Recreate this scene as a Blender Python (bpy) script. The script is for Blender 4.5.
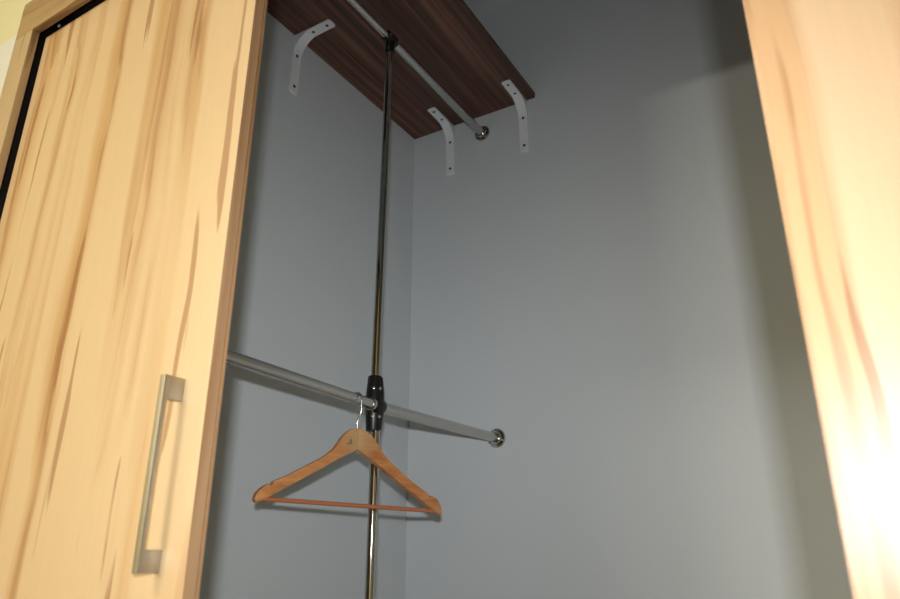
import bpy, bmesh, math
from mathutils import Vector, Matrix

for o in list(bpy.data.objects):
    bpy.data.objects.remove(o, do_unlink=True)
scene = bpy.context.scene
C = scene.collection
R = math.radians

# ---------------------------------------------------------------- camera
CAM_Z = 1.05
YAW, PITCH = R(30.979), R(20.185)
cam_data = bpy.data.cameras.new('camera')
cam = bpy.data.objects.new('camera', cam_data)
C.objects.link(cam)
cam.location = (0, 0, CAM_Z)
cam.rotation_euler = (R(90) + PITCH, 0, YAW)
cam_data.sensor_fit = 'HORIZONTAL'
cam_data.sensor_width = 22.2
cam_data.lens = 689.92 / 900 * 22.2
cam_data.clip_start = 0.02
cam_data.dof.use_dof = True
cam_data.dof.focus_distance = 1.45
cam_data.dof.aperture_fstop = 4.0
scene.camera = cam

# ---------------------------------------------------------------- world, lights, exposure
world = bpy.data.worlds.new('room_air')
scene.world = world
world.use_nodes = True
world.node_tree.nodes['Background'].inputs[0].default_value = (0.02, 0.02, 0.02, 1)
world.node_tree.nodes['Background'].inputs[1].default_value = 0.0
vs = scene.view_settings
vs.view_transform = 'Standard'
vs.look = 'None'
vs.gamma = 1.0
vs.use_curve_mapping = False
vs.exposure = 0.0

cam_rot = cam.rotation_euler.to_matrix()
# the camera's own pop-up flash: above and behind the lens, aimed as the lens is
fl = bpy.data.lights.new('camera_flash', 'AREA')
fl.shape = 'RECTANGLE'
fl.size = 0.034
fl.size_y = 0.022
fl.energy = 3.75
fl.color = (0.96, 0.98, 1.0)
fl.spread = R(98)
flash = bpy.data.objects.new('camera_flash', fl)
C.objects.link(flash)
flash.location = Vector(cam.location) + cam_rot @ Vector((0, 0.10, 0.078))
flash.rotation_euler = (R(90) + PITCH - R(13), 0, YAW)
# warm strip lamp on low in the room behind, turned to the closet
lp = bpy.data.lights.new('strip_lamp', 'AREA')
lp.shape = 'RECTANGLE'
lp.size = 0.30
lp.size_y = 0.05
lp.energy = 11.0
lp.color = (1.0, 0.90, 0.74)
bulb = bpy.data.objects.new('strip_lamp', lp)
C.objects.link(bulb)
bulb.location = (-1.06, -1.5, 1.35)
bulb.rotation_euler = (R(90), 0, 0)
# ceiling lamp of the room, above the closet doors
cl = bpy.data.lights.new('ceiling_lamp', 'AREA')
cl.shape = 'DISK'
cl.size = 1.1
cl.energy = 58.0
cl.color = (1.0, 0.93, 0.80)
lamp = bpy.data.objects.new('ceiling_lamp', cl)
C.objects.link(lamp)
lamp.location = (-1.0, -1.55, 2.78)

# ---------------------------------------------------------------- materials
def srgb(r, g, b):
    f = lambda c: (c / 255 / 12.92) if c <= 10 else (((c / 255) + 0.055) / 1.055) ** 2.4
    return (f(r), f(g), f(b), 1.0)

def new_mat(name):
    m = bpy.data.materials.new(name)
    m.use_nodes = True
    nt = m.node_tree
    return m, nt, nt.nodes['Principled BSDF']

def node(nt, typ, **kw):
    n = nt.nodes.new(typ)
    for k, v in kw.items():
        setattr(n, k, v)
    return n

def math_node(nt, op, a, b=None, clamp=False):
    n = node(nt, 'ShaderNodeMath', operation=op)
    n.use_clamp = clamp
    for i, v in enumerate((a, b)):
        if v is None:
            continue
        if isinstance(v, (int, float)):
            n.inputs[i].default_value = v
        else:
            nt.links.new(v, n.inputs[i])
    return n.outputs[0]

def ramp(nt, fac, stops):
    n = node(nt, 'ShaderNodeValToRGB')
    cr = n.color_ramp
    while len(cr.elements) < len(stops):
        cr.elements.new(0.5)
    for e, (p, c) in zip(cr.elements, stops):
        e.position = p
        e.color = c if len(c) == 4 else (*c, 1)
    nt.links.new(fac, n.inputs[0])
    return n.outputs[0]

def noise(nt, vec, scale, detail=4.0, rough=0.5, dist=0.0):
    n = node(nt, 'ShaderNodeTexNoise')
    n.inputs['Scale'].default_value = scale
    n.inputs['Detail'].default_value = detail
    n.inputs['Roughness'].default_value = rough
    n.inputs['Distortion'].default_value = dist
    nt.links.new(vec, n.inputs['Vector'])
    return n.outputs['Fac']

def coords(nt, scale=(1, 1, 1), loc=(0, 0, 0), src='Object'):
    tc = node(nt, 'ShaderNodeTexCoord')
    mp = node(nt, 'ShaderNodeMapping')
    mp.inputs['Scale'].default_value = scale
    mp.inputs['Location'].default_value = loc
    nt.links.new(tc.outputs[src], mp.inputs['Vector'])
    return mp.outputs['Vector']

def mix(nt, fac, a, b, blend='MIX'):
    n = node(nt, 'ShaderNodeMix', data_type='RGBA', blend_type=blend)
    for sock, v in ((n.inputs[0], fac), (n.inputs[6], a), (n.inputs[7], b)):
        if isinstance(v, (int, float)):
            sock.default_value = v
        elif isinstance(v, tuple):
            sock.default_value = v
        else:
            nt.links.new(v, sock)
    return n.outputs[2]

def plain(name, col, rough=0.6, metal=0.0, spec=0.5):
    m, nt, p = new_mat(name)
    v = coords(nt, (1, 1, 1))
    n = noise(nt, v, 40.0, 3.0)
    f = math_node(nt, 'MULTIPLY', n, 0.10)
    nt.links.new(mix(nt, f, col, tuple(c * 0.75 for c in col[:3]) + (1,)), p.inputs['Base Color'])
    p.inputs['Roughness'].default_value = rough
    p.inputs['Metallic'].default_value = metal
    p.inputs['Specular IOR Level'].default_value = spec
    return m

def beech(name, loc, along='Z', light=(200, 174, 137), mid=(184, 145, 95), dark=(128, 78, 34), rough=0.37):
    """pale heartwood-beech laminate, streaks running along one axis"""
    m, nt, p = new_mat(name)
    def sc(across, length):
        return {'Z': (across, across, length), 'X': (length, across, across), 'Y': (across, length, across)}[along]
    off = lambda d: tuple(l + d for l in loc)
    tc = node(nt, 'ShaderNodeTexCoord')
    # gentle waver of the grain
    w1 = noise(nt, coords(nt, sc(3.0, 1.5), off(11.0)), 1.0, 2.0)
    w2 = noise(nt, coords(nt, sc(14.0, 5.0), off(12.5)), 1.0, 2.0)
    amt = math_node(nt, 'ADD', math_node(nt, 'MULTIPLY', math_node(nt, 'SUBTRACT', w1, 0.5), 0.075),
                    math_node(nt, 'MULTIPLY', math_node(nt, 'SUBTRACT', w2, 0.5), 0.014))
    cx = node(nt, 'ShaderNodeCombineXYZ')
    for i in range(3):
        if 'XYZ'[i] != along:
            nt.links.new(amt, cx.inputs[i])
    wv = node(nt, 'ShaderNodeVectorMath', operation='ADD')
    nt.links.new(tc.outputs['Object'], wv.inputs[0])
    nt.links.new(cx.outputs[0], wv.inputs[1])
    def wc(across, length, d):
        mp = node(nt, 'ShaderNodeMapping')
        mp.inputs['Scale'].default_value = sc(across, length)
        mp.inputs['Location'].default_value = off(d)
        nt.links.new(wv.outputs[0], mp.inputs['Vector'])
        return mp.outputs['Vector']
    cluster = noise(nt, wc(13.0, 0.32, 3.1), 1.0, 2.0, 0.45)
    cluster = ramp(nt, cluster, [(0.47, (0, 0, 0)), (0.60, (1, 1, 1))])
    # one-sided growth-ring streaks: saw-tooth of a stretched noise field
    saw = math_node(nt, 'FRACT', math_node(nt, 'MULTIPLY', noise(nt, wc(11.0, 0.30, 0.0), 1.0, 2.0, 0.4), 9.0))
    ring = math_node(nt, 'POWER', saw, 3.0)
    hair = noise(nt, wc(62.0, 0.75, 1.9), 1.0, 2.5, 0.5)
    hair = ramp(nt, hair, [(0.51, (0, 0, 0)), (0.62, (1, 1, 1))])
    fine = noise(nt, wc(240.0, 2.2, 0.0), 1.0, 3.0, 0.6)
    # short dark mineral streaks
    tick = noise(nt, wc(58.0, 2.3, 5.3), 1.0, 1.5, 0.4)
    tick = ramp(nt, tick, [(0.665, (0, 0, 0)), (0.70, (1, 1, 1))])
    L, M_, D = srgb(*light), srgb(*mid), srgb(*dark)
    mul = lambda a_, b_: math_node(nt, 'MULTIPLY', a_, b_)
    col = mix(nt, mul(cluster, 0.75), L, M_)
    col = mix(nt, mul(mul(ring, cluster), 0.55), col, D)
    col = mix(nt, mul(mul(hair, cluster), 0.44), col, D)
    col = mix(nt, mul(tick, 0.6), col, D)
    fcol = ramp(nt, fine, [(0.3, (0.955, 0.945, 0.93)), (0.7, (1.0, 1.0, 1.0))])
    col = mix(nt, 0.8, col, fcol, 'MULTIPLY')
    nt.links.new(col, p.inputs['Base Color'])
    p.inputs['Roughness'].default_value = rough
    p.inputs['Specular IOR Level'].default_value = 0.5
    bmp = node(nt, 'ShaderNodeBump')
    bmp.inputs['Strength'].default_value = 0.04
    bmp.inputs['Distance'].default_value = 0.001
    nt.links.new(fine, bmp.inputs['Height'])
    nt.links.new(bmp.outputs[0], p.inputs['Normal'])
    return m

def paint(name, col, rough=0.75, grain=0.25):
    m, nt, p = new_mat(name)
    v = coords(nt)
    n1 = noise(nt, v, 2.2, 3.0)
    n2 = noise(nt, v, 160.0, 4.0, 0.6)
    c2 = tuple(c * 0.93 for c in col[:3]) + (1,)
    nt.links.new(mix(nt, n1, col, c2), p.inputs['Base Color'])
    p.inputs['Roughness'].default_value = rough
    p.inputs['Specular IOR Level'].default_value = 0.25
    bmp = node(nt, 'ShaderNodeBump')
    bmp.inputs['Strength'].default_value = grain
    bmp.inputs['Distance'].default_value = 0.0006
    nt.links.new(n2, bmp.inputs['Height'])
    nt.links.new(bmp.outputs[0], p.inputs['Normal'])
    return m

def two_tone_paint(name, top, low, height):
    m, nt, p = new_mat(name)
    tc = node(nt, 'ShaderNodeNewGeometry')
    sx = node(nt, 'ShaderNodeSeparateXYZ')
    nt.links.new(tc.outputs['Position'], sx.inputs[0])
    f = math_node(nt, 'GREATER_THAN', sx.outputs[2], height)
    n1 = noise(nt, coords(nt), 3.0, 3.0)
    a = mix(nt, n1, low, tuple(c * 0.94 for c in low[:3]) + (1,))
    b = mix(nt, n1, top, tuple(c * 0.94 for c in top[:3]) + (1,))
    nt.links.new(mix(nt, f, a, b), p.inputs['Base Color'])
    p.inputs['Roughness'].default_value = 0.8
    p.inputs['Specular IOR Level'].default_value = 0.2
    return m

def walnut(name):
    m, nt, p = new_mat(name)
    a = noise(nt, coords(nt, (55, 1.4, 55)), 1.0, 4.0, 0.6, 0.3)
    b = noise(nt, coords(nt, (14, 0.5, 14), (2, 3, 1)), 1.0, 2.0, 0.5, 0.4)
    c1 = ramp(nt, a, [(0.30, srgb(64, 42, 33)), (0.52, srgb(104, 70, 55)), (0.72, srgb(138, 97, 76))])
    c2 = ramp(nt, b, [(0.35, (0.65, 0.62, 0.6)), (0.65, (1, 1, 1))])
    nt.links.new(mix(nt, 1.0, c1, c2, 'MULTIPLY'), p.inputs['Base Color'])
    p.inputs['Roughness'].default_value = 0.5
    return m

def metal(name, col, rough, aniso=False):
    m, nt, p = new_mat(name)
    n = noise(nt, coords(nt), 30.0, 3.0)
    nt.links.new(mix(nt, math_node(nt, 'MULTIPLY', n, 0.15), col, tuple(c * 0.7 for c in col[:3]) + (1,)), p.inputs['Base Color'])
    p.inputs['Metallic'].default_value = 1.0
    rr = ramp(nt, n, [(0.3, (rough * 0.85,) * 3), (0.7, (rough * 1.15,) * 3)])
    nt.links.new(rr, p.inputs['Roughness'])
    return m

M = {}
M['closet_paint'] = paint('closet_paint', srgb(211, 217, 221))
M['ceiling_paint'] = paint('ceiling_paint', srgb(222, 224, 224))
M['front_paint'] = two_tone_paint('front_paint', srgb(206, 202, 164), srgb(206, 206, 200), 1.972)
M['room_paint'] = paint('room_paint', srgb(236, 228, 184))
M['floor_wood'] = beech('floor_wood', (4.2, 1.1, 0.3), 'Y', (96, 74, 54), (82, 62, 44), (58, 42, 30), 0.5)
M['door_wood'] = beech('door_wood', (0.35, 0.0, 0.2), 'Z')
M['rear_door_wood'] = beech('rear_door_wood', (1.27, 3.3, 4.1), 'Z', (193, 166, 136), (178, 140, 100), (120, 76, 42))
M['stile_wood'] = beech('stile_wood', (9.1, 4.0, 2.3), 'Z', (178, 154, 120), (162, 132, 94), (112, 76, 44))
M['rail_wood'] = beech('rail_wood', (2.6, 8.0, 5.3), 'X', (178, 154, 120), (162, 132, 94), (112, 76, 44))
M['edge_band'] = beech('edge_band', (1.6, 3.0, 2.3), 'Z', (180, 144, 108), (166, 128, 92), (130, 90, 58))
M['groove'] = plain('groove_dark', srgb(96, 52, 32), 0.7)
M['slot_shade'] = plain('slot_shade_black', srgb(34, 24, 20), 0.85)  # near-black that puts the shade of the door gaps into the colour
M['walnut'] = walnut('walnut_laminate')
M['chrome'] = metal('chrome_tube', (0.54, 0.53, 0.50, 1), 0.08)
M['satin'] = metal('satin_tube', (0.58, 0.57, 0.54, 1), 0.24)
M['nickel'] = metal('brushed_nickel', (0.46, 0.43, 0.37, 1), 0.46)
M['black'] = plain('black_plastic', srgb(24, 24, 25), 0.38)
M['white_metal'] = plain('white_enamel', srgb(236, 238, 242), 0.35)
M['screw'] = plain('screw_dark', srgb(60, 58, 56), 0.45, 0.6)
M['steel'] = metal('bright_steel', (0.8, 0.8, 0.78, 1), 0.2)
M['stamp'] = plain('grey_stamp', srgb(140, 116, 94), 0.6)

def hanger_wood():
    m, nt, p = new_mat('hanger_wood')
    a = noise(nt, coords(nt, (30, 5, 60)), 1.0, 4.0, 0.6, 0.6)
    c = ramp(nt, a, [(0.3, srgb(170, 104, 56)), (0.55, srgb(206, 142, 88)), (0.75, srgb(220, 166, 110))])
    tc = node(nt, 'ShaderNodeTexCoord')
    ln = node(nt, 'ShaderNodeVectorMath', operation='DISTANCE')
    ln.inputs[1].default_value = (0.002, 0.007, 0.135)
    nt.links.new(tc.outputs['Object'], ln.inputs[0])
    worn = ramp(nt, math_node(nt, 'ADD', ln.outputs['Value'], math_node(nt, 'MULTIPLY', math_node(nt, 'SUBTRACT', a, 0.5), 0.03)), [(0.012, (0.7, 0.7, 0.7)), (0.05, (0, 0, 0))])
    c = mix(nt, worn, c, srgb(204, 172, 128))
    nt.links.new(c, p.inputs['Base Color'])
    p.inputs['Roughness'].default_value = 0.38
    return m
M['hanger'] = hanger_wood()
M['hanger_bar'] = plain('hanger_bar_wood', srgb(188, 118, 76), 0.45)

# ---------------------------------------------------------------- mesh helpers
def add_box(bm, x0, x1, y0, y1, z0, z1, bevel=0.0):
    r = bmesh.ops.create_cube(bm, size=1.0)
    vs_ = r['verts']
    for v in vs_:
        v.co = Vector(((x0 + x1) / 2 + v.co.x * (x1 - x0), (y0 + y1) / 2 + v.co.y * (y1 - y0), (z0 + z1) / 2 + v.co.z * (z1 - z0)))
    if bevel:
        es = list({e for v in vs_ for e in v.link_edges})
        bmesh.ops.bevel(bm, geom=es, offset=bevel, segments=2, affect='EDGES', profile=0.6)

def add_tube(bm, p0, p1, r0, r1=None, seg=32, caps=True):
    r1 = r0 if r1 is None else r1
    p0, p1 = Vector(p0), Vector(p1)
    d = p1 - p0
    m = Matrix.Translation((p0 + p1) / 2) @ d.to_track_quat('Z', 'Y').to_matrix().to_4x4()
    bmesh.ops.create_cone(bm, cap_ends=caps, segments=seg, radius1=r0, radius2=r1, depth=d.length, matrix=m)

def add_lathe(bm, p0, axis, prof, seg=32):
    """prof: list of (distance along axis, radius)"""
    axis = Vector(axis).normalized()
    q = axis.to_track_quat('Z', 'Y').to_matrix()
    rings = []
    for h, r in prof:
        ring = []
        for i in range(seg):
            a = 2 * math.pi * i / seg
            ring.append(bm.verts.new(Vector(p0) + q @ Vector((r * math.cos(a), r * math.sin(a), h))))
        rings.append(ring)
    for a, b in zip(rings, rings[1:]):
        for i in range(seg):
            bm.faces.new((a[i], a[(i + 1) % seg], b[(i + 1) % seg], b[i]))
    bm.faces.new(list(reversed(rings[0])))
    bm.faces.new(rings[-1])

def add_sweep(bm, pts, r, seg=12):
    pts = [Vector(p) for p in pts]
    rings = []
    up = None
    for i, p in enumerate(pts):
        t = (pts[min(i + 1, len(pts) - 1)] - pts[max(i - 1, 0)]).normalized()
        if up is None:
            up = t.orthogonal().normalized()
        up = (up - t * up.dot(t)).normalized()
        s = t.cross(up)
        rings.append([bm.verts.new(p + (up * math.cos(2 * math.pi * k / seg) + s * math.sin(2 * math.pi * k / seg)) * r) for k in range(seg)])
    for a, b in zip(rings, rings[1:]):
        for k in range(seg):
            bm.faces.new((a[k], a[(k + 1) % seg], b[(k + 1) % seg], b[k]))
    bm.faces.new(list(reversed(rings[0])))
    bm.faces.new(rings[-1])

def add_prism(bm, poly, mapf, t0, t1, bevel=0.0, seg=2):
    """extrude a 2-D polygon between thicknesses t0 and t1; mapf(a, b, t) -> point"""
    lo = [bm.verts.new(mapf(a, b, t0)) for a, b in poly]
    hi = [bm.verts.new(mapf(a, b, t1)) for a, b in poly]
    f0 = bm.faces.new(lo)
    f1 = bm.faces.new(list(reversed(hi)))
    n = len(poly)
    for i in range(n):
        bm.faces.new((lo[(i + 1) % n], lo[i], hi[i], hi[(i + 1) % n]))
    if bevel:
        es = list(f0.edges) + list(f1.edges)
        bmesh.ops.bevel(bm, geom=es, offset=bevel, segments=seg, affect='EDGES', profile=0.5)

def obj(name, bm, mat, parent=None, smooth=False, loc=None):
    bmesh.ops.recalc_face_normals(bm, faces=bm.faces[:])
    if loc is not None:                       # put the origin at loc, geometry stays where it is
        bmesh.ops.translate(bm, verts=bm.verts[:], vec=-Vector(loc))
    me = bpy.data.meshes.new(name)
    bm.to_mesh(me)
    bm.free()
    me.materials.append(mat)
    if smooth:
        for p in me.polygons:
            p.use_smooth = True
        me.set_sharp_from_angle(angle=R(40))
    o = bpy.data.objects.new(name, me)
    C.objects.link(o)
    if loc is not None:
        o.location = loc
    if parent is not None:
        o.parent = parent
        off = Vector((0, 0, 0))
        q = parent
        while q is not None:
            off += Vector(q.location)
            q = q.parent
        o.location = Vector(o.location) - off
    return o

def thing(name, label, cat, loc, group=None):
    o = bpy.data.objects.new(name, None)
    o.empty_display_size = 0.05
    C.objects.link(o)
    o.location = loc
    tag(o, label, cat, group)
    return o

def tag(o, label, cat, group=None):
    o['label'] = label
    o['category'] = cat
    if group:
        o['group'] = group

def struct(o, label=None, cat=None):
    o['kind'] = 'structure'
    if label:
        o['label'] = label
    if cat:
        o['category'] = cat
    return o

def boxes(*bs, bevel=0.0):
    bm = bmesh.new()
    for b in bs:
        add_box(bm, *b, bevel=bevel)
    return bm

# ---------------------------------------------------------------- measures (metres; X along the doors, Y into the closet)
WALL_L = -1.164          # closet's left wall
WALL_B = 1.70            # closet's back wall
WALL_R = 1.10
CEIL = 2.82
FRONT_Y0, FRONT_Y1 = 0.481, 0.60
JAMB_X = -1.1555         # inner edge of the door casing
HEAD_Z = 1.9345          # underside of the door casing
OPEN_X, OPEN_Z = -1.205, 1.972
RX0, RX1, RY0 = -1.95, 1.85, -2.7     # room the camera stands in

# ---------------------------------------------------------------- setting
struct(obj('floor', boxes((RX0, RX1, RY0, WALL_B + 0.1, -0.1, 0.0)), M['floor_wood']), 'brown wooden floor of the room and closet', 'floor')
struct(obj('ceiling', boxes((RX0, RX1, RY0, WALL_B + 0.1, CEIL, CEIL + 0.1)), M['ceiling_paint']), 'pale grey ceiling above the closet', 'ceiling')
struct(obj('wall_left', boxes((WALL_L - 0.1, WALL_L, FRONT_Y1, WALL_B, 0, CEIL)), M['closet_paint']), 'grey painted side wall of the closet beside the shelf', 'wall')
struct(obj('wall_back', boxes((WALL_L - 0.1, WALL_R + 0.1, WALL_B, WALL_B + 0.1, 0, CEIL)), M['closet_paint']), 'grey painted back wall of the closet', 'wall')
struct(obj('wall_right', boxes((WALL_R, WALL_R + 0.1, FRONT_Y1, WALL_B, 0, CEIL)), M['closet_paint']), 'grey painted closet wall hidden by the plain door', 'wall')
MID = 0.545
struct(obj('wall_front', boxes((RX0, OPEN_X, FRONT_Y0, MID, 0, CEIL), (WALL_R - 0.05, RX1, FRONT_Y0, MID, 0, CEIL), (OPEN_X, WALL_R - 0.05, FRONT_Y0, MID, OPEN_Z, CEIL)), M['front_paint']), 'yellow wall around the closet, white in its lower part', 'wall')
struct(obj('wall_front_inside', boxes((WALL_L - 0.1, WALL_L + 0.0, MID, FRONT_Y1, 0, CEIL), (WALL_R, WALL_R + 0.1, MID, FRONT_Y1, 0, CEIL), (WALL_L, WALL_R, MID, FRONT_Y1, OPEN_Z, CEIL)), M['closet_paint']), 'grey inner face of the wall over the closet doors', 'wall')
struct(obj('wall_room_left', boxes((RX0 - 0.1, RX0, RY0, FRONT_Y0, 0, CEIL)), M['room_paint']), 'yellow side wall of the room', 'wall')
struct(obj('wall_room_right', boxes((RX1, RX1 + 0.1, RY0, FRONT_Y0, 0, CEIL)), M['room_paint']), 'yellow wall of the room behind the plain door', 'wall')
struct(obj('wall_room_back', boxes((RX0, RX1, RY0 - 0.1, RY0, 0, CEIL)), M['room_paint']), 'yellow wall of the room facing the closet', 'wall')

# casing around the closet opening: side stiles with a head rail across them
CY0, CY1 = 0.4677, 0.481
struct(obj('trim_1', boxes((-1.2117, JAMB_X, CY0, CY1, 0, HEAD_Z - 0.0004), bevel=0.0012), M['stile_wood'], smooth=True), 'upright beech casing board beside the door with the handle', 'trim')
struct(obj('trim_2', boxes((-1.2117, WALL_R + 0.0062, CY0, CY1, HEAD_Z, 2.0149), bevel=0.0012), M['rail_wood'], smooth=True), 'beech casing board across the top of the closet doors', 'trim')
struct(obj('trim_3', boxes((WALL_R - 0.05, WALL_R + 0.0062, CY0, CY1, 0, HEAD_Z - 0.0004), bevel=0.0012), M['stile_wood'], smooth=True), 'upright beech casing board behind the plain door', 'trim')
struct(obj('trim_4', boxes((OPEN_X + 0.0005, OPEN_X + 0.006, CY1 + 0.001, MID - 0.002, 0.001, OPEN_Z - 0.0125)), M['slot_shade']), 'black strip added as shade in the slot beside the sliding door', 'trim')  # added dark lining, the slot's shade is painted by its black
struct(obj('trim_5', boxes((OPEN_X + 0.0005, WALL_R - 0.051, CY1 + 0.001, MID - 0.002, OPEN_Z - 0.012, OPEN_Z - 0.0005), (OPEN_X + 0.007, WALL_R - 0.051, 0.5122, 0.5148, 1.9310, OPEN_Z - 0.0125)), M['slot_shade']), 'black sliding track above the closet doors, with an added strip that blocks light', 'trim')  # the thin second box is added to stop lamp light over the door

# ---------------------------------------------------------------- sliding doors
def sliding_door(name, x0, x1, y0, t, z1, mat, label):
    """front board, dark groove line and thin backing board, with banded ends"""
    loc = ((x0 + x1) / 2, y0, 0.012)
    d = obj(name, boxes((x0 + 0.0006, x1 - 0.0006, y0, y0 + 0.74 * t, 0.012, z1), bevel=0.0006), mat, loc=loc)
    struct(d, label, 'door')
    for (xa, xb) in ((x1 - 0.0006, x1), (x0, x0 + 0.0006)):
        obj('edge_band', boxes((xa, xb, y0 + 0.0004, y0 + 0.735 * t, 0.012, z1)), M['edge_band'], d, loc=((xa + xb) / 2, y0, 0.012))
    obj('groove', boxes((x0 + 0.0012, x1 - 0.0012, y0 + 0.74 * t, y0 + 0.81 * t, 0.012, z1 - 0.001)), M['groove'], d, loc=loc)
    obj('backing_board', boxes((x0, x1, y0 + 0.81 * t, y0 + t, 0.012, z1), bevel=0.0004), M['edge_band'], d, loc=loc)
    return d

DY, DT = 0.49, 0.0205
DOOR_EDGE = -0.5971
door1 = sliding_door('door_1', -1.1500, DOOR_EDGE, DY, DT, 1.9285, M['door_wood'], 'beech sliding closet door carrying a long metal bar handle')
D2Y = 0.5165
door2 = sliding_door('door_2', -0.0138 / 0.29 * D2Y, 0.60, D2Y, DT, 1.9285, M['rear_door_wood'], 'beech sliding closet door without a handle, at the open bare wall')

# bar handle: slim square bar standing on two flat feet
def door_handle(parent):
    k = 0.49 / 0.55
    xr = -0.7128 * k                 # side of the feet towards the opening
    w = 0.0085                       # bar width
    za, zb = 1.05 + (0.9285 - 0.95) * k, 1.05 + (1.1535 - 0.95) * k
    yb = DY - 0.0265                 # face of the bar
    h = obj('handle', boxes((xr - w, xr, yb, yb + 0.0060, za, zb), bevel=0.0007), M['nickel'], parent, smooth=True, loc=(xr - w / 2, DY, za))
    h['label'] = 'brushed nickel bar handle'
    for (z0, z1) in ((za + 0.0002, za + 0.0225), (zb - 0.0255, zb - 0.0002)):
        obj('handle_foot', boxes((xr - w + 0.0004, xr - 0.0004, yb + 0.0055, DY + 0.0002, z0, z1), bevel=0.0006), M['nickel'], h, smooth=True, loc=(xr - w / 2, DY, z0))
door_handle(door1)

# roller carrying the door from the track, its screw coloured white in place of a glint
hx, hz = -1.121, 1.9285
rb = obj('roller_bracket', boxes((hx - 0.025, hx + 0.03, DY + 0.004, DY + 0.011, hz, hz + 0.028), bevel=0.0008), M['black'], door1, loc=(hx, DY, hz))
bm = bmesh.new()
add_lathe(bm, (hx, DY + 0.004, hz + 0.0165), (0, -1, 0), [(0, 0.0032), (0.0012, 0.0032), (0.002, 0.002), (0.0022, 0.0006)], 16)
obj('roller_screw', bm, M['white_metal'], rb, smooth=True, loc=(hx, DY + 0.004, hz + 0.0165))

# ---------------------------------------------------------------- shelf
SH_Z = 1.05 + 0.7923 * 1.7
SH_X1 = -0.7086
shelf = obj('wall_shelf', boxes((WALL_L + 0.001, SH_X1, FRONT_Y1 + 0.002, WALL_B - 0.001, SH_Z, SH_Z + 0.020), bevel=0.0008), M['walnut'], loc=(WALL_L, WALL_B, SH_Z))
tag(shelf, 'dark walnut board shelf high in the closet corner on white brackets', 'shelf')
bm = boxes((SH_X1 + 0.0002, SH_X1 + 0.0010, FRONT_Y1 + 0.002, WALL_B - 0.001, SH_Z + 0.0006, SH_Z + 0.0194))
obj('edge_band', bm, M['walnut'], shelf, loc=(SH_X1, WALL_B, SH_Z))

# ---------------------------------------------------------------- shelf brackets
def bracket(origin, out, side, label, up_len=0.184, arm_len=0.124, hw=0.0150):
    """bent strip bracket; origin = inner corner of wall and shelf, out = away from the wall, side = along the wall"""
    o, out, side = Vector(origin), Vector(out), Vector(side)
    up = Vector((0, 0, 1))
    root = thing('shelf_bracket', label, 'bracket', o - up * up_len)
    g, th = 0.0006, 0.0042
    # centre line of the strip: wall arm, sweeping bend, shelf arm
    bend_v, bend_h = 0.062, 0.054
    path = [(th, -up_len + 0.004), (th, -bend_v)]
    n = 12
    for i in range(1, n + 1):
        t = i / n
        # quadratic bend pulled towards the corner
        p0, p1, p2 = Vector((th, -bend_v)), Vector((th + 0.010, -th - 0.012)), Vector((bend_h, -th))
        q = p0 * (1 - t) ** 2 + p1 * 2 * t * (1 - t) + p2 * t * t
        path.append((q.x, q.y))
    path.append((arm_len - 0.004, -th))
    # profile: outer side follows wall and shelf, inner side the bend
    poly = [(g, -up_len + 0.012), (g, -g), (arm_len - 0.012, -g), (arm_len - 0.012, -th)] + list(reversed(path))[1:-1] + [(th, -up_len + 0.012)]
    bm = bmesh.new()
    add_prism(bm, poly, lambda a, b, t: o + out * a + up * b + side * t, -hw, hw, 0.0012)
    bd = obj('bracket_strip', bm, M['white_metal'], root, smooth=True, loc=o - up * up_len)
    # rounded ends
    rr = 0.007
    end = [(-hw, -0.002), (hw, -0.002)] + [(hw - rr + rr * math.cos(R(15 * i)), 0.006 + rr * math.sin(R(15 * i)) * 0.8) for i in range(7)] + [(-hw + rr + rr * math.cos(R(90 + 15 * i)), 0.006 + rr * math.sin(R(90 + 15 * i)) * 0.8) for i in range(7)]
    for (c, along, nrm) in ((o - up * up_len, -up, out), (o + out * arm_len, out, -up)):
        bm = bmesh.new()
        add_prism(bm, end, lambda a, b, t: c + side * a + along * (b - 0.0105) + nrm * t, g, th, 0.0009)
        obj('rounded_end', bm, M['white_metal'], root, smooth=True, loc=c)
    for s in (0.022, 0.122):
        c = o + out * (th) - up * (up_len - s)
        bm = bmesh.new()
        add_lathe(bm, c, out, [(-0.001, 0.0046), (0.0006, 0.0046), (0.0014, 0.003), (0.0016, 0.001)], 16)
        obj('screw', bm, M['screw'], root, smooth=True, loc=c)
    for s in (0.018, 0.066):
        c = o + out * (arm_len - s) - up * th
        bm = bmesh.new()
        add_lathe(bm, c, -up, [(-0.001, 0.0042), (0.0006, 0.0042), (0.0012, 0.003), (0.0014, 0.001)], 16)
        obj('screw', bm, M['screw'], root, smooth=True, loc=c)
    return root

GB = 'white brackets under the walnut shelf'
b = bracket((WALL_L, 1.114, SH_Z), (1, 0, 0), (0, 1, 0), 'white metal shelf bracket on the side wall, opposite the upper end of the pole'); b['group'] = GB
b = bracket((-1.0175, WALL_B, SH_Z), (0, -1, 0), (1, 0, 0), 'white metal shelf bracket on the back wall, between the wall corner and the rod'); b['group'] = GB
b = bracket((-0.7500, WALL_B, SH_Z), (0, -1, 0), (1, 0, 0), 'white metal shelf bracket on the back wall at the front edge of the shelf'); b['group'] = GB

# ---------------------------------------------------------------- clothes rail
TX, TY = -0.8970, 1.1871      # top of the pole, under the shelf
PX, PY = -0.9020, 1.1835      # pole where the lower rods meet it (it leans a little)
BX, BY = -0.8975, 1.1868      # its foot and lower length
TOP_Z, LOW_Z = 2.3294, 1.3455
ROD_R, POLE_R = 0.0125, 0.0100
rail = thing('clothes_rail', 'chrome clothes rail of two rods joined by an upright pole', 'clothes rail', (BX, BY, 0))

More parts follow.
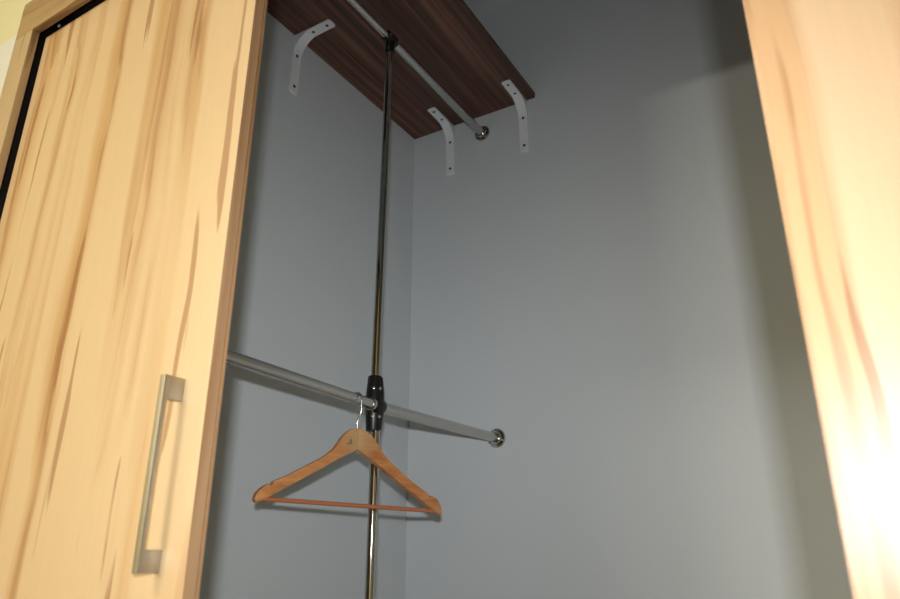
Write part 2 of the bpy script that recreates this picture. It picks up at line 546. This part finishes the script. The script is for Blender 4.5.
def part_tube(name, p0, p1, r, mat, parent=rail):
    bm = bmesh.new()
    add_tube(bm, p0, p1, r)
    return obj(name, bm, mat, parent, smooth=True, loc=p0)

def flange(c, ax):
    bm = bmesh.new()
    add_lathe(bm, c, ax, [(0.0005, 0.0265), (0.004, 0.0265), (0.0065, 0.0245), (0.0075, 0.0185), (0.013, 0.0180), (0.015, 0.0165), (0.0152, 0.0130)], 40)
    f = obj('wall_flange', bm, M['chrome'], rail, smooth=True, loc=c)
    ax = Vector(ax)
    s = ax.cross(Vector((0, 0, 1))).normalized()
    for a in (R(90), R(210), R(330)):
        p = Vector(c) + (s * math.cos(a) + Vector((0, 0, 1)) * math.sin(a)) * 0.0222 + ax * 0.0064
        bm = bmesh.new()
        add_lathe(bm, p, ax, [(-0.001, 0.0026), (0.0008, 0.0024), (0.0014, 0.001)], 12)
        obj('screw', bm, M['screw'], f, smooth=True, loc=p)

# upright pole
part_tube('upright_pole', (BX, BY, 0.001), (BX, BY, LOW_Z), POLE_R, M['chrome'])
part_tube('upright_pole', (PX, PY, LOW_Z + 0.001), (TX, TY, TOP_Z - 0.012), POLE_R, M['chrome'])
bm = bmesh.new()
add_lathe(bm, (BX, BY, 0.0005), (0, 0, 1), [(0, 0.027), (0.004, 0.027), (0.007, 0.018), (0.018, 0.0165), (0.0185, 0.0105)], 36)
obj('foot_flange', bm, M['chrome'], rail, smooth=True, loc=(BX, BY, 0.0005))
# upper rod and its tee
part_tube('upper_rod', (TX, TY + 0.010, TOP_Z), (TX, WALL_B - 0.003, TOP_Z), ROD_R, M['satin'])
part_tube('upper_rod', (TX, FRONT_Y1 + 0.003, TOP_Z), (TX, TY - 0.010, TOP_Z), ROD_R * 0.84, M['satin'])
flange((TX, WALL_B, TOP_Z), (0, -1, 0))
flange((TX, FRONT_Y1, TOP_Z), (0, 1, 0))
bm = bmesh.new()
add_lathe(bm, (TX, TY - 0.021, TOP_Z), (0, 1, 0), [(0, 0.0142), (0.002, 0.0150), (0.040, 0.0150), (0.042, 0.0142)], 32)
add_lathe(bm, (TX, TY, TOP_Z - 0.047), (0, 0, 1), [(0, 0.0112), (0.0015, 0.0132), (0.008, 0.0132), (0.010, 0.0122), (0.040, 0.0125)], 32)
tee = obj('tee_connector', bm, M['black'], rail, smooth=True, loc=(TX, TY, TOP_Z))
for y in (-0.017, 0.017):
    c = (TX + 0.0146, TY + y, TOP_Z - 0.002)
    bm = bmesh.new()
    add_lathe(bm, c, (1, 0, 0), [(-0.001, 0.003), (0.001, 0.003), (0.0016, 0.001)], 12)
    obj('screw', bm, M['steel'], tee, smooth=True, loc=c)

# lower rods and the black cross connector
LX = -0.8905
CZ = LOW_Z + 0.008
part_tube('lower_rod', (LX, PY + 0.012, LOW_Z), (-0.8706, WALL_B - 0.003, LOW_Z), ROD_R, M['satin'])
part_tube('lower_rod', (-0.8600, 0.625, LOW_Z + 0.005), (LX - 0.0015, PY - 0.006, LOW_Z + 0.002), ROD_R * 0.9, M['satin'])
flange((-0.8706, WALL_B, LOW_Z), (0, -1, 0))
# second pole near the doors that carries the free end of the lower rod
part_tube('upright_pole', (-0.8600, 0.632, 0.001), (-0.8600, 0.632, LOW_Z + 0.030), POLE_R, M['chrome'])
bm = bmesh.new()
add_lathe(bm, (-0.8600, 0.632, LOW_Z - 0.050), (0, 0, 1), [(0, 0.0125), (0.045, 0.016), (0.060, 0.016), (0.105, 0.0125)], 32)
obj('cross_connector', bm, M['black'], rail, smooth=True, loc=(-0.86, 0.632, LOW_Z))

bm = bmesh.new()
# tapering sleeve in two clamped halves around the pole, with a waist collar for the rods
add_lathe(bm, (PX, PY, CZ - 0.060), (0, 0, 1), [(0, 0.0145), (0.002, 0.0155), (0.046, 0.0190), (0.060, 0.0205), (0.074, 0.0190), (0.118, 0.0155), (0.120, 0.0145)], 36)
add_lathe(bm, (LX, PY - 0.016, LOW_Z + 0.001), (0, 1, 0), [(0, 0.0150), (0.002, 0.0160), (0.020, 0.0160), (0.027, 0.0150), (0.029, 0.0128)], 36)
cross = obj('cross_connector', bm, M['black'], rail, smooth=True, loc=(PX, PY, LOW_Z))
# clamp flanges running down the seam
bm = bmesh.new()
add_prism(bm, [(-0.057, 0.010), (-0.057, 0.0175), (-0.022, 0.0215), (0.022, 0.0215), (0.057, 0.0175), (0.057, 0.010)], lambda a, b, t: Vector((PX, PY, CZ + a)) + Vector((0.94, 0.34, 0)) * b * 0.98 + Vector((-0.34, 0.94, 0)) * t, -0.0045, 0.0045, 0.001)
obj('clamp_rib', bm, M['black'], cross, smooth=True, loc=(PX, PY, LOW_Z))
for dz in (-0.030, 0.031):
    for a in (R(-62), R(-12)):
        dr = Vector((math.cos(a), math.sin(a), 0))
        c = Vector((PX, PY, CZ + dz)) + dr * 0.0172
        bm = bmesh.new()
        add_lathe(bm, c, dr, [(-0.001, 0.0036), (0.0012, 0.0036), (0.002, 0.0022), (0.0021, 0.001)], 16)
        obj('screw', bm, M['steel'], cross, smooth=True, loc=c)
# bright end ring where the front rod enters the connector
bm = bmesh.new()
add_lathe(bm, (LX - 0.001, PY - 0.030, LOW_Z + 0.002), (0, 1, 0), [(0, 0.0130), (0.0015, 0.0140), (0.012, 0.0140), (0.0135, 0.0130)], 32)
obj('end_ring', bm, M['satin'], rail, smooth=True, loc=(LX, PY - 0.03, LOW_Z))

# ---------------------------------------------------------------- wooden hanger on the lower rod
HA = R(18)
HU = Vector((math.sin(HA), math.cos(HA), 0))
HN = Vector((math.cos(HA), -math.sin(HA), 0))
HP = Vector((-0.883, 1.096, 0.0))
hp = lambda a, b, t: HP + HU * a + Vector((0, 0, b)) + HN * t
hanger = thing('clothes_hanger', 'wooden clothes hanger with trouser bar hanging from the lower chrome rod', 'hanger', HP + Vector((0, 0, 1.13)))
top = [(-0.2032, 1.14), (-0.2003, 1.1497), (-0.1926, 1.1581), (-0.1829, 1.1647), (-0.1785, 1.1672), (-0.1755, 1.1618), (-0.1715, 1.1632), (-0.1700, 1.1716), (-0.142, 1.1841), (-0.1143, 1.1988), (-0.0856, 1.2143), (-0.0680, 1.2240), (-0.0560, 1.2320), (-0.0461, 1.2416), (-0.0380, 1.2520), (-0.0314, 1.2626), (-0.0240, 1.2715), (-0.016, 1.278), (-0.006, 1.2840), (0.0058, 1.2862), (0.018, 1.2856), (0.0287, 1.2815), (0.0400, 1.2740), (0.0495, 1.2650), (0.0590, 1.2540), (0.07, 1.2420), (0.0820, 1.2310), (0.0958, 1.2213), (0.1391, 1.1941), (0.1771, 1.1740), (0.1905, 1.1676), (0.1920, 1.1600), (0.1962, 1.1592), (0.2000, 1.1650), (0.2146, 1.1581), (0.2238, 1.1465), (0.2278, 1.1313)]
bot = [(0.2214, 1.1263), (0.1522, 1.1651), (0.0906, 1.1994), (0.0429, 1.2261), (0.0130, 1.2420), (0.0082, 1.2430), (0.0020, 1.2415), (-0.0343, 1.2238), (-0.0937, 1.1896), (-0.1447, 1.162), (-0.1839, 1.1389), (-0.2004, 1.1338)]
# the two arms meet in a seam at the middle
SEAM = 0.0070
def half(pts_top, pts_bot):
    return pts_top + pts_bot
left_top = [p for p in top if p[0] < SEAM] + [(SEAM, 1.2863)]
left_bot = [(SEAM, 1.2431)] + [p for p in bot if p[0] < SEAM]
right_top = [(SEAM, 1.2863)] + [p for p in top if p[0] > SEAM]
right_bot = [p for p in bot if p[0] > SEAM] + [(SEAM, 1.2431)]
def arm(poly):
    bm = bmesh.new()
    add_prism(bm, poly, hp, -0.0062, 0.0062, 0.0009)
    return obj('arm', bm, M['hanger'], hanger, smooth=True, loc=HP + Vector((0, 0, 1.13)))
arm(left_top + left_bot)
arm(right_top + right_bot)
bm = bmesh.new()
add_tube(bm, hp(-0.186, 1.1405, 0), hp(0.208, 1.1340, 0), 0.0042, seg=20)
obj('trouser_bar', bm, M['hanger_bar'], hanger, smooth=True, loc=HP + Vector((0, 0, 1.14)))
# swivel hook: stem, then a loop over the rod that runs across it
sx = HP + HU * SEAM
rodc = Vector((sx.x, sx.y, LOW_Z + 0.0025))
rodc.x = -0.8600 + (LX - 0.0015 + 0.8600) * (sx.y - 0.625) / (PY - 0.006 - 0.625)
HR = ROD_R * 0.9 + 0.0016
pts = [Vector((sx.x, sx.y, 1.276)), Vector((sx.x, sx.y, 1.300))]
hd = Vector((-1.0, 0.10, 0)).normalized()
pts += [Vector((sx.x, sx.y, 1.310)) - hd * 0.004, Vector((sx.x, sx.y, 1.320)) - hd * 0.010]
Rh = 0.0175
cen = Vector((rodc.x, rodc.y, rodc.z + HR - Rh))
for i in range(0, 15):
    a = R(205) - R(230) * i / 14
    pts.append(cen + hd * Rh * math.cos(a) + Vector((0, 0, Rh * math.sin(a))))
bm = bmesh.new()
add_sweep(bm, pts, 0.0015, 10)
hk = obj('hook', bm, M['steel'], hanger, smooth=True, loc=(sx.x, sx.y, 1.28))
hk['label'] = 'thin bright steel wire hook'
# small grey stamp beside the seam: a leaf-like mark of three strokes
for (a0, b0, a1, b1, w) in ((-0.0150, 1.2535, -0.0105, 1.2625, 0.0014), (-0.0105, 1.2625, -0.0085, 1.2540, 0.0016), (-0.0195, 1.2525, -0.0065, 1.2545, 0.0012)):
    d = Vector((a1 - a0, b1 - b0)).normalized()
    n2 = Vector((-d.y, d.x)) * w
    bm = bmesh.new()
    add_prism(bm, [(a0 + n2.x, b0 + n2.y), (a0 - n2.x, b0 - n2.y), (a1 - n2.x, b1 - n2.y), (a1 + n2.x, b1 + n2.y)], hp, 0.0061, 0.0064)
    obj('stamp_mark', bm, M['stamp'], hanger, loc=HP + Vector((0, 0, 1.25)))
